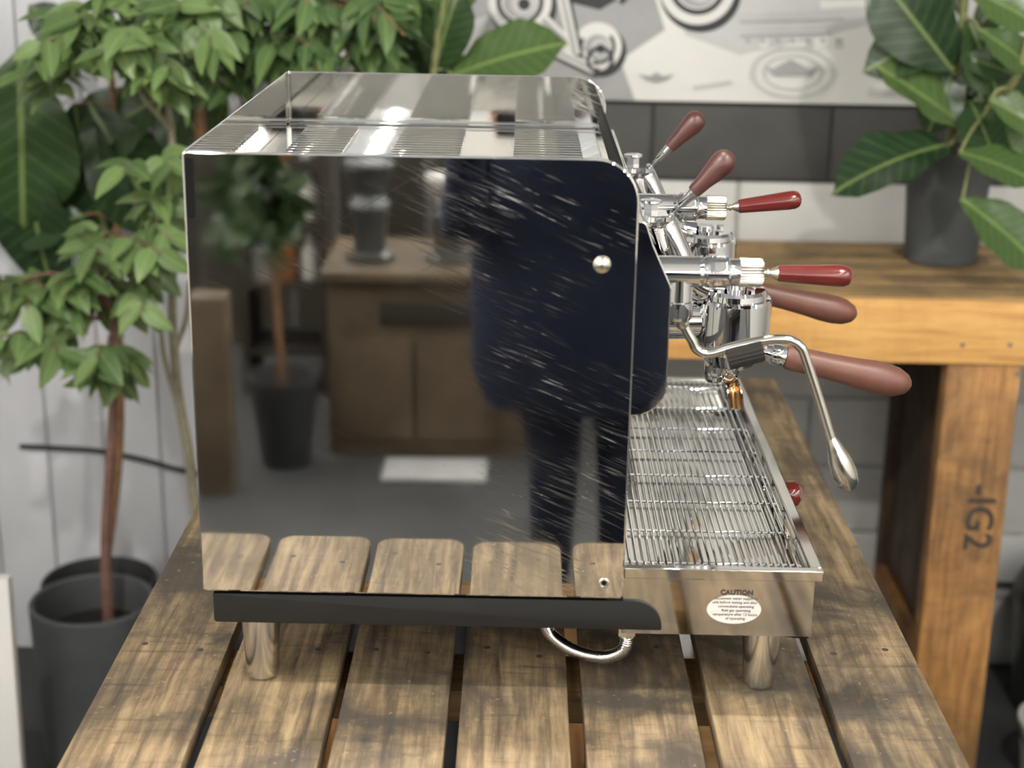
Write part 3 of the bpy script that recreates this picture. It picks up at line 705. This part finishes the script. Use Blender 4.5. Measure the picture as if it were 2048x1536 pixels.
def twiggy_tree(name, label, base, potdim, trunk, clusters, meshes, barkmat, trad, lsize=(.055, .085), group=None, ylim=WALL-.07, ymin=None):
    """trunk: points; clusters: (px, py, rx, ry, y, twigs, leaves per twig, trunk index)"""
    t = empty(name, base); tag(t, label, 'plant', group)
    if potdim: pot(t, base, base[2], *potdim)
    tp = bez(trunk, 6); MB().tube(tp, [trad*(1-.6*i/len(tp)) for i in range(len(tp))], 12).obj('trunk', barkmat, t)
    cnt = 0
    for (px, py, rx, ry, y, nt, nl, ti) in clusters:
        root = tp[min(len(tp)-1, int(ti*(len(tp)-1)))]; hub = at(px, py, y)
        mid = root.lerp(hub, .55)+V((0, 0, .03)); tw = MB()
        tw.tube(bez([root, mid, hub], 4), [.0045-.0003*i for i in range(9)], 7)
        for k in range(nt):
            an = random.uniform(0, 2*math.pi); rr = math.sqrt(random.uniform(.15, 1))
            e = at(px+rx*rr*math.cos(an), py+ry*rr*math.sin(an), min(ylim, y+random.uniform(-.14, .14)))
            st = root.lerp(hub, random.uniform(.55, 1.0))
            pts = bez([st, st.lerp(e, .5)+V((0, 0, .018))+rv(.008), e], 4); tw.tube(pts, .0016, 5)
            for q in range(nl):
                f = .30+.70*(q+random.random()*.5)/nl; f = min(1, f)
                i = min(len(pts)-2, int(f*(len(pts)-1))); p_ = pts[i].lerp(pts[i+1], f*(len(pts)-1)-i)
                ax = (pts[i+1]-pts[i]).normalized()
                side = ax.cross(V((0, 0, 1))).normalized()*(1 if q % 2 else -1)
                d = ax*.6+side*.8+V((0, -.15, -.55))+rv(.25)
                n_ = V((0, -.55, .8))+rv(.38)
                if p_.y+.08 > ylim: p_ = V((p_.x, ylim-.08, p_.z))
                place_leaf(random.choice(meshes), t, p_, d, n_, random.uniform(*lsize)); cnt += 1
        tw.obj('branch', barkmat, t)
    return cnt

# slim tree in the charcoal pot by the wall
pb = (-.552, 1.47, FLOOR)
n1 = twiggy_tree('potted_tree', 'young leafy tree with a slim reddish trunk in a round charcoal pot', pb, (.118, .128, .36, 'pot_charcoal'),
    [(pb[0]+.03, pb[1], FLOOR+.27), at(212, 1080, 1.47), at(222, 900, 1.46), at(228, 740, 1.45), at(226, 640, 1.44), at(205, 560, 1.44)],
    [(215, 735, 70, 45, 1.42, 7, 6, .75), (60, 690, 80, 45, 1.38, 7, 5, .8), (150, 590, 90, 60, 1.42, 8, 5, .85), (290, 560, 80, 70, 1.45, 7, 5, .9), (40, 560, 60, 60, 1.40, 5, 5, .9), (255, 470, 90, 60, 1.45, 6, 5, .98), (170, 505, 80, 60, 1.42, 5, 5, .98)], SM, 'bark_red', .0125, (.06, .095))
# grey branching tree behind it
pg = (-.265, 1.40, FLOOR)
n2 = twiggy_tree('branching_tree', 'bushy tree with a pale grey forked trunk behind the table corner', pg, (.12, .13, .28, 'pot_black'),
    [(pg[0], pg[1], FLOOR+.2), at(396, 1040, 1.62), at(376, 900, 1.61), at(356, 780, 1.60), at(345, 620, 1.58), at(352, 420, 1.56), at(340, 240, 1.55), at(320, 120, 1.54)],
    [(320, 60, 110, 70, 1.48, 9, 6, 1.0), (250, 110, 110, 60, 1.45, 8, 6, .98), (130, 70, 90, 60, 1.44, 8, 6, .98), (90, 150, 60, 50, 1.42, 5, 5, .95), (330, 150, 60, 50, 1.45, 5, 5, .95), (430, 40, 90, 60, 1.5, 6, 6, 1.0), (300, 350, 60, 40, 1.5, 4, 4, .75), (320, 440, 55, 60, 1.5, 5, 5, .7), (200, 20, 100, 50, 1.5, 5, 6, 1.0)], SM, 'bark_grey', .013, (.06, .092))
# forks of the grey trunk are part of it: extra boughs
gt = [o for o in bpy.data.objects if o.name.startswith('branching_tree')][0]
for pts in ([(362, 830, 1.60), (330, 720, 1.58), (318, 640, 1.56), (300, 560, 1.54)], [(350, 700, 1.59), (372, 640, 1.6), (380, 560, 1.62)], [(346, 560, 1.58), (300, 470, 1.55), (268, 400, 1.52)], [(345, 260, 1.55), (290, 200, 1.5), (262, 150, 1.48)]):
    MB().tube(bez([at(*q) for q in pts], 5), [.0065-.00022*i for i in range((len(pts)-1)*5+1)], 8).obj('bough', 'bark_grey', gt)
# brown-trunked tree behind the machine
pc = (-.20, 1.78, FLOOR)
n3 = twiggy_tree('brown_tree', 'dense leafy tree with a brown trunk rising behind the espresso machine', pc, (.13, .14, .30, 'pot_charcoal'),
    [(pc[0]-.06, pc[1], FLOOR+.22), at(408, 700, 1.75), at(404, 420, 1.74), at(400, 200, 1.73), at(398, 60, 1.72), at(430, -60, 1.70)],
    [(520, 60, 90, 60, 1.62, 9, 6, .95), (600, 110, 80, 45, 1.60, 9, 6, .9), (660, 40, 80, 60, 1.60, 9, 6, .95), (740, 90, 70, 50, 1.58, 8, 6, .95), (800, 30, 60, 50, 1.56, 7, 5, 1.0), (480, 130, 60, 50, 1.64, 7, 6, .85), (560, 10, 90, 50, 1.62, 8, 6, 1.0), (450, 210, 40, 40, 1.66, 4, 4, .75)], SD, 'bark_brown', .018, (.06, .09))
print('leaves', n1, n2, n3)

def fiddle(name, label, base, potdim, stems, leaves, barkmat='stem_green', potmat='pot_charcoal'):
    """stems: list of point lists; leaves: (base px, py, y, tip px, py, y, scale of width via mesh, normal, mesh)"""
    t = empty(name, base); tag(t, label, 'plant')
    if potdim: pot(t, base, base[2], *potdim, potmat)
    sb = []
    for s in stems:
        pts = bez(s, 6); sb += pts; MB().tube(pts, [.011*(1-.5*i/len(pts)) for i in range(len(pts))], 10).obj('stem', barkmat, t)
    for (bx, by, byy, tx, ty, tyy, nrm, me) in leaves:
        b = at(bx, by, byy); e = at(tx, ty, tyy); near = min(sb, key=lambda q: (q-b).length)
        MB().tube(bez([near, near.lerp(b, .6)+V((0, 0, .01)), b], 3), .003, 7).obj('petiole', barkmat, t)
        place_leaf(me, t, b, e-b, V(nrm), (e-b).length)
# dark fiddle-leaf plant behind the trees
pd = (at(205, 1250, 1.78).x, 1.78, FLOOR)
fiddle('fiddle_leaf_plant', 'fiddle-leaf fig with big dark leaves behind the slim trees', pd, (.12, .13, .26, 'pot_black')[:3],
    [[(pd[0], 1.78, FLOOR+.2), at(238, 900, 1.78), at(236, 600, 1.78), at(230, 300, 1.77), at(220, 80, 1.76)]],
    [(40, 110, 1.70, 45, 470, 1.66, (.3, -1, .2), FD[0]), (60, 300, 1.74, 60, 590, 1.70, (-.2, -1, .1), FD[1]), (330, 190, 1.78, 120, 300, 1.74, (0, -1, .5), FD[0]),
     (180, 210, 1.76, 330, 480, 1.72, (.1, -1, .2), FD[1]), (150, 210, 1.76, 190, 480, 1.74, (-.2, -1, .3), FD[0]), (300, 130, 1.80, 440, 330, 1.78, (.1, -1, .3), FD[0]),
     (170, 430, 1.76, 20, 470, 1.72, (0, -1, .6), FD[1]), (220, 260, 1.79, 330, 330, 1.77, (0, -1, .3), FD[1]), (160, 100, 1.76, 60, 10, 1.72, (0, -1, .4), FD[0]), (260, 60, 1.8, 420, 130, 1.8, (0, -1, .3), FD[1])], 'bark_brown', 'pot_black')
# fiddle-leaf plant whose leaves rise behind the machine top
pe = (.12, 1.74, FLOOR)
fiddle('fiddle_leaf_plant', 'fiddle-leaf fig with one broad leaf spread in front of the poster', pe, (.12, .13, .26),
    [[(.12, 1.74, FLOOR+.2), at(830, 700, 1.72), at(850, 400, 1.70), at(862, 200, 1.68), at(880, 40, 1.66), at(905, -60, 1.64)]],
    [(905, 152, 1.66, 1118, 62, 1.60, (.1, -.8, .7), FM[0]), (868, 150, 1.68, 905, -20, 1.62, (-.3, -1, .1), FD[0]), (845, 170, 1.68, 700, 112, 1.62, (0, -.6, .9), FM[1]), (880, 60, 1.66, 940, -90, 1.64, (.4, -1, .1), FM[0]),
     (870, 110, 1.70, 770, -20, 1.72, (0, -1, .2), FD[1]), (865, 190, 1.70, 930, 120, 1.66, (.3, -1, .2), FD[0]), (860, 190, 1.72, 780, 60, 1.75, (0, -1, .2), FD[0])])
# fiddle-leaf plant in the pot on the bench
cpt = at(1893, 522, 1.62); ppos = (at(1890, 420, 1.72).x, 1.72, BT)
fiddle('bench_fiddle_leaf', 'fiddle-leaf fig in a dark grey pot standing on the bench', ppos, (.074, .088, .235),
    [[(ppos[0], 1.72, BT+.18), at(1905, 240, 1.66), at(1915, 120, 1.58), at(1930, 0, 1.56), at(1940, -120, 1.55)], [(ppos[0]+.02, 1.70, BT+.18), at(1960, 240, 1.60), at(2030, 160, 1.48), at(2060, 60, 1.46)]],
    [(1905, 140, 1.56, 1760, -50, 1.52, (-.3, -1, .2), FD[0]), (1900, 60, 1.60, 1745, 120, 1.54, (0, -1, .5), FD[1]), (1955, 275, 1.58, 1765, 115, 1.54, (-.7, -.35, .8), FM[1]),
     (1900, 290, 1.56, 1685, 318, 1.46, (.1, -.45, .9), FD[1]), (1935, 40, 1.55, 2010, 190, 1.50, (.1, -1, .2), FD[0]), (1960, 60, 1.50, 2080, 130, 1.44, (0, -.8, .6), FM[0]),
     (1915, 120, 1.60, 1860, 260, 1.55, (-.2, -1, .2), FD[1]), (1920, 305, 1.50, 2090, 345, 1.40, (.1, -.7, .8), FM[0]), (1925, 400, 1.46, 2100, 520, 1.40, (.2, -.9, .6), FM[0]), (2000, 350, 1.5, 1950, 190, 1.55, (.1, -1, .1), FD[0]),
     (1980, 200, 1.48, 2100, 260, 1.42, (0, -1, .4), FM[1]), (1940, -20, 1.54, 2090, 40, 1.48, (0, -1, .5), FM[0]), (1930, 100, 1.64, 2060, 240, 1.62, (0, -1, .2), FD[0]), (1960, 180, 1.62, 1990, 330, 1.60, (0, -1, .2), FD[1]), (1935, -40, 1.56, 1830, -150, 1.5, (0, -1, .4), FD[1]), (1900, 20, 1.62, 1800, 190, 1.62, (0, -1, .1), FD[0]),
     (1950, 60, 1.64, 2060, -60, 1.66, (0, -1, .1), FD[0]), (1960, 120, 1.66, 2080, 230, 1.66, (.1, -1, .1), FD[1]), (1925, 60, 1.64, 1990, 260, 1.64, (-.1, -1, .1), FD[0]), (1990, 230, 1.60, 2090, 330, 1.58, (.1, -1, .2), FD[1]),
     (1925, 200, 1.66, 2010, 300, 1.64, (.1, -1, .3), FD[0]), (2030, 150, 1.52, 1945, 110, 1.5, (0, -1, .3), FD[1]), (1920, 20, 1.66, 1880, -160, 1.66, (.1, -1, .1), FD[0]), (2020, 180, 1.5, 2070, 320, 1.46, (0, -1, .2), FM[1])], 'stem_green', 'pot_charcoal')

# ------------------------------------------------------------------ the room side that the steel panel mirrors
def mir(px, py, D): q = at(px, py, D); return V((q.x, -D, q.z))
# wooden counter
a, b = mir(650, 545, 3.3), mir(1010, 945, 3.3)
ck = empty('wooden_counter', ((a.x+b.x)/2, -3.5, FLOOR)); tag(ck, 'brown wooden counter facing the slatted table, mirrored in the steel panel', 'counter')
MB().box((a.x, -3.8, FLOOR), (b.x+.25, -3.34, a.z-.03)).obj('body', 'cabinet_wood', ck, bevel=.004)
MB().box((a.x-.02, -3.83, a.z-.03), (b.x+.27, -3.30, a.z)).obj('top', 'cabinet_wood', ck, bevel=.004)
MB().box((mir(758, 640, 3.3).x, -3.34, a.z-.17), (b.x+.22, -3.325, a.z-.10)).obj('dark_band', 'cabinet_dark', ck, bevel=.002)
for k in range(3): MB().box((a.x+.02+k*.27, -3.34, FLOOR+.06), (a.x+.27+k*.27, -3.328, a.z-.22)).obj('door', 'cabinet_wood', ck, bevel=.003)
# things on it
for k, (px, hh) in enumerate(((740, .30), (900, .26))):
    q = mir(px, 540, 3.5); g_ = empty('coffee_grinder', (q.x, -3.5, a.z)); tag(g_, ('grey metal coffee grinder with a pale hopper on the brown counter' if k else 'grey metal coffee grinder with a grey hopper on the brown counter'), 'grinder', 'grinders on the counter')
    MB().lathe((q.x, -3.5, a.z), (0, 0, 1), [(0, .075), (.02, .08), (.03, .05), (hh*.55, .06), (hh*.6, .07), (hh*.7, .05)], 24).obj('body', 'grinder_grey', g_)
    MB().lathe((q.x, -3.5, a.z+hh*.7), (0, 0, 1), [(0, .045), (hh*.35, .085), (hh*.38, .08), (hh*.40, .02)], 24).obj('hopper', 'plastic_white' if k else 'grinder_grey', g_)
# black planter
q = mir(568, 935, 3.2)
pk = empty('black_planter', (q.x, -3.25, FLOOR)); tag(pk, 'tall black tapered planter beside the wooden counter', 'planter')
pot(pk, (q.x, -3.25), FLOOR, .075, .115, .30, 'pot_black')
MB().tube([(q.x, -3.25, FLOOR+.2), (q.x-.02, -3.25, FLOOR+.6), (q.x-.05, -3.25, FLOOR+1.05)], [.014, .011, .006], 10).obj('trunk', 'bark_brown', pk)
for k in range(90):
    h = random.uniform(.72, 1.1); p_ = V((q.x-.05, -3.25, FLOOR+h))
    place_leaf(random.choice(FD), pk, p_+rv(.04), rv(1)+V((0, .2, .3)), V((0, .6, .8))+rv(.4), random.uniform(.09, .15))
# shelf rack with bottles
sx0 = mir(495, 500, 3.9).x; sx1 = mir(625, 500, 3.9).x
sr = empty('shelf_rack', ((sx0+sx1)/2, -4.1, FLOOR)); tag(sr, 'dark wooden shelf rack holding bottles and jars', 'shelf')
for xx in (sx0-.04, sx1+.02): MB().box((xx, -4.25, FLOOR), (xx+.025, -3.95, .35)).obj('upright', 'cabinet_dark', sr)
sz = [FLOOR+.15, FLOOR+.40, FLOOR+.62, FLOOR+.84, FLOOR+1.06]
for z in sz: MB().box((sx0-.015, -4.25, z), (sx1+.02, -3.95, z+.02)).obj('shelf', 'cabinet_dark', sr)
bmA = {}
for k, mt in enumerate(('plastic_white', 'glass_amber')):
    bmA[k] = MB().lathe((0, 0, 0), (0, 0, 1), [(0, .028), (.004, .031), (.11, .031), (.13, .018), (.145, .013), (.165, .013), (.167, .005)], 18).mesh('bottle'); bmA[k].materials.append(M[mt])
for r_, z in enumerate(sz[1:]):
    for k in range(3):
        o = inst('bottle', bmA[(k+r_) % 2 if r_ != 1 else 0], None, (sx0+.035+k*(sx1-sx0-.06)/2, -4.02, z+.0202))
        tag(o, ('white bottle' if o.data is bmA[0] else 'amber bottle')+' on the rack shelf '+('second', 'third', 'fourth', 'fifth')[r_]+' up from the floor', 'bottle', 'bottles on the shelf rack')
# dark backdrop boards: partition and timber post with lit beam
pt = empty('timber_partition', (0, -4.6, FLOOR)); tag(pt, 'low dark timber partition behind the counter and shelf rack', 'partition')
for k in range(22): MB().box((-2.2+k*.18, -4.62, FLOOR), (-2.2+k*.18+.174, -4.60, .22)).obj('board', 'cabinet_dark', pt)
MB().box((-2.2, -4.66, .221), (1.76, -4.56, .26)).obj('capping', 'cabinet_wood', pt)
q = mir(425, 700, 3.0)
ps = MB().box((q.x-.06, -3.06, FLOOR), (q.x+.05, -2.95, -.33)).obj('timber_post', 'cabinet_wood', bevel=.004); tag(ps, 'brown timber post standing in front of the shelf rack', 'post')
q = mir(870, 925, 3.1)
mt_ = MB().box((q.x-.17, -3.29, FLOOR), (q.x+.16, -3.10, FLOOR+.012)).obj('floor_mat', 'print_pale', bevel=.003); tag(mt_, 'pale mat on the floor in front of the wooden counter', 'mat')

# ------------------------------------------------------------------ photographer, seen only in the polished steel
PX, PYP = .455, -2.0
pe_ = empty('person', (PX, PYP, FLOOR)); tag(pe_, 'person in a navy jumper and dark trousers holding up a phone', 'person')
def skin_body(name, pts, edges, root, parent, mats, region, sub=2):
    me = bpy.data.meshes.new(name); me.from_pydata([V(p[:3]) for p in pts], edges, []); me.update()
    o = bpy.data.objects.new(name, me); COL.objects.link(o)
    sk = o.modifiers.new('skin', 'SKIN'); sk.use_smooth_shade = True
    for i, p in enumerate(pts):
        rx = p[3]; ry = p[4] if len(p) > 4 else p[3]
        me.skin_vertices[0].data[i].radius = (rx, ry); me.skin_vertices[0].data[i].use_root = (i == root)
    ss = o.modifiers.new('sub', 'SUBSURF'); ss.levels = sub; ss.render_levels = sub
    dg = bpy.context.evaluated_depsgraph_get(); m2 = bpy.data.meshes.new_from_object(o.evaluated_get(dg)); bpy.data.objects.remove(o)
    m2.materials.clear()
    for k in mats: m2.materials.append(M[k])
    for p in m2.polygons: p.material_index = region(p.center); p.use_smooth = True
    o2 = bpy.data.objects.new(name, m2); COL.objects.link(o2); o2.parent = parent; return o2
hx, hy, hz_ = CX-PX, CY-PYP, CZ-FLOOR       # phone position relative to the person's base
pts = [(.0, 0, .88, .200, .125), (0, 0, 1.06, .190, .120), (0, .0, 1.32, .185, .115), (0, -.01, 1.46, .120, .085), (0, .0, 1.54, .052), (0, .03, 1.62, .075, .085), (0, .03, 1.73, .085, .10), (0, .03, 1.80, .05, .06)]
edges = [(0, 1), (1, 2), (2, 3), (3, 4), (4, 5), (5, 6), (6, 7)]
for s in (-1, 1):
    b = len(pts)
    pts += [(s*.088+.03, 0, .70, .086, .09), (s*.080+.04, .01, .50, .062, .066), (s*.085+.04, -.02, .12, .047, .05), (s*.092+.04, .05, .045, .042, .035), (s*.10+.04, .15, .03, .036, .025)]
    edges += [(0, b), (b, b+1), (b+1, b+2), (b+2, b+3), (b+3, b+4)]
    b = len(pts); wx = hx+s*.085
    pts += [(s*.19, -.01, 1.44, .062), (s*.262, .06, 1.10, .058), (s*.255, .12, 1.05, .052), (wx+s*.02, hy-.10, hz_-.13, .030), (wx, hy-.055, hz_-.05, .026, .020)]
    edges += [(3, b), (b, b+1), (b+1, b+2), (b+2, b+3), (b+3, b+4)]
    pw = b+4
    for k in range(4):       # fingers behind the phone
        c = len(pts); z = hz_-.035+k*.02; ln = (.020, .028, .030, .024)[k]
        pts += [(wx-s*.012, hy-.040, z, .0095), (wx-s*.030, hy-.040, z+.004, .009), (wx-s*(.038+ln), hy-.046, z+.008, .008)]
        edges += [(pw, c), (c, c+1), (c+1, c+2)]
    c = len(pts); pts += [(wx-s*.004, hy-.075, hz_-.045, .0105), (wx-s*.02, hy-.082, hz_-.02, .0095), (wx-s*.036, hy-.080, hz_+.0, .0085)]
    edges += [(pw, c), (c, c+1), (c+1, c+2)]
def region(c):
    if c.z > 1.56 or (c.y > hy-.115 and c.z > 1.4): return 2
    if c.z < .93: return 1
    return 0
skin_body('body', pts, edges, 0, pe_, ('navy_cloth', 'navy_dark', 'skin'), region)
jk = MB(); JN = 28; JR = [(.64, .205, .135), (.72, .238, .155), (.90, .244, .155), (1.10, .242, .150), (1.28, .232, .140), (1.40, .196, .118), (1.47, .120, .090), (1.50, .075, .070)]
for z, rx, ry in JR:
    for i in range(JN):
        t_ = 2*math.pi*i/JN; jk.v.append(V((PX+rx*math.cos(t_)*(1+.02*math.sin(5*t_)), PYP+ry*math.sin(t_), FLOOR+z)))
for j in range(len(JR)-1):
    for i in range(JN): k = (i+1) % JN; jk.f.append([j*JN+i, j*JN+k, (j+1)*JN+k, (j+1)*JN+i])
jk.obj('jumper', 'navy_cloth', pe_, ang=80)
MB().lathe((PX, PYP+.005, FLOOR+1.70), (0, -.25, 1), [(0, .098), (.05, .106), (.10, .090), (.13, .055), (.142, .01)], 24).obj('hair', 'hair', pe_)
MB().lathe((PX, PYP+.115, FLOOR+1.665), (0, .6, -1), [(0, .006), (.02, .013), (.03, .012), (.034, .004)], 12).obj('nose', 'skin', pe_)
for s in (-1, 1):
    MB().lathe((PX+s*.032, PYP+.112, FLOOR+1.70), (0, 1, 0), [(0, .012), (.008, .009), (.011, .003)], 12).obj('eye', 'plastic_white', pe_)
    MB().lathe((PX+s*.084, PYP+.02, FLOOR+1.67), (s, 0, 0), [(0, .028), (.010, .030), (.014, .018)], 12).obj('ear', 'skin', pe_)
    MB().box((PX+.04+s*.095-.042, PYP-.06, FLOOR), (PX+.04+s*.095+.042, PYP+.21, FLOOR+.07)).obj('shoe', 'pot_black', pe_, bevel=.025, seg=3)
MB().box((PX-.022, PYP+.118, FLOOR+1.614), (PX+.022, PYP+.124, FLOOR+1.622)).obj('mouth', 'valve_red', pe_, bevel=.002)
ph = MB().box((CX-.078, CY-.034, CZ-.036), (CX+.078, CY-.026, CZ+.036)).obj('phone', 'phone_black', bevel=.003)
tag(ph, 'black phone held level in both hands', 'phone')
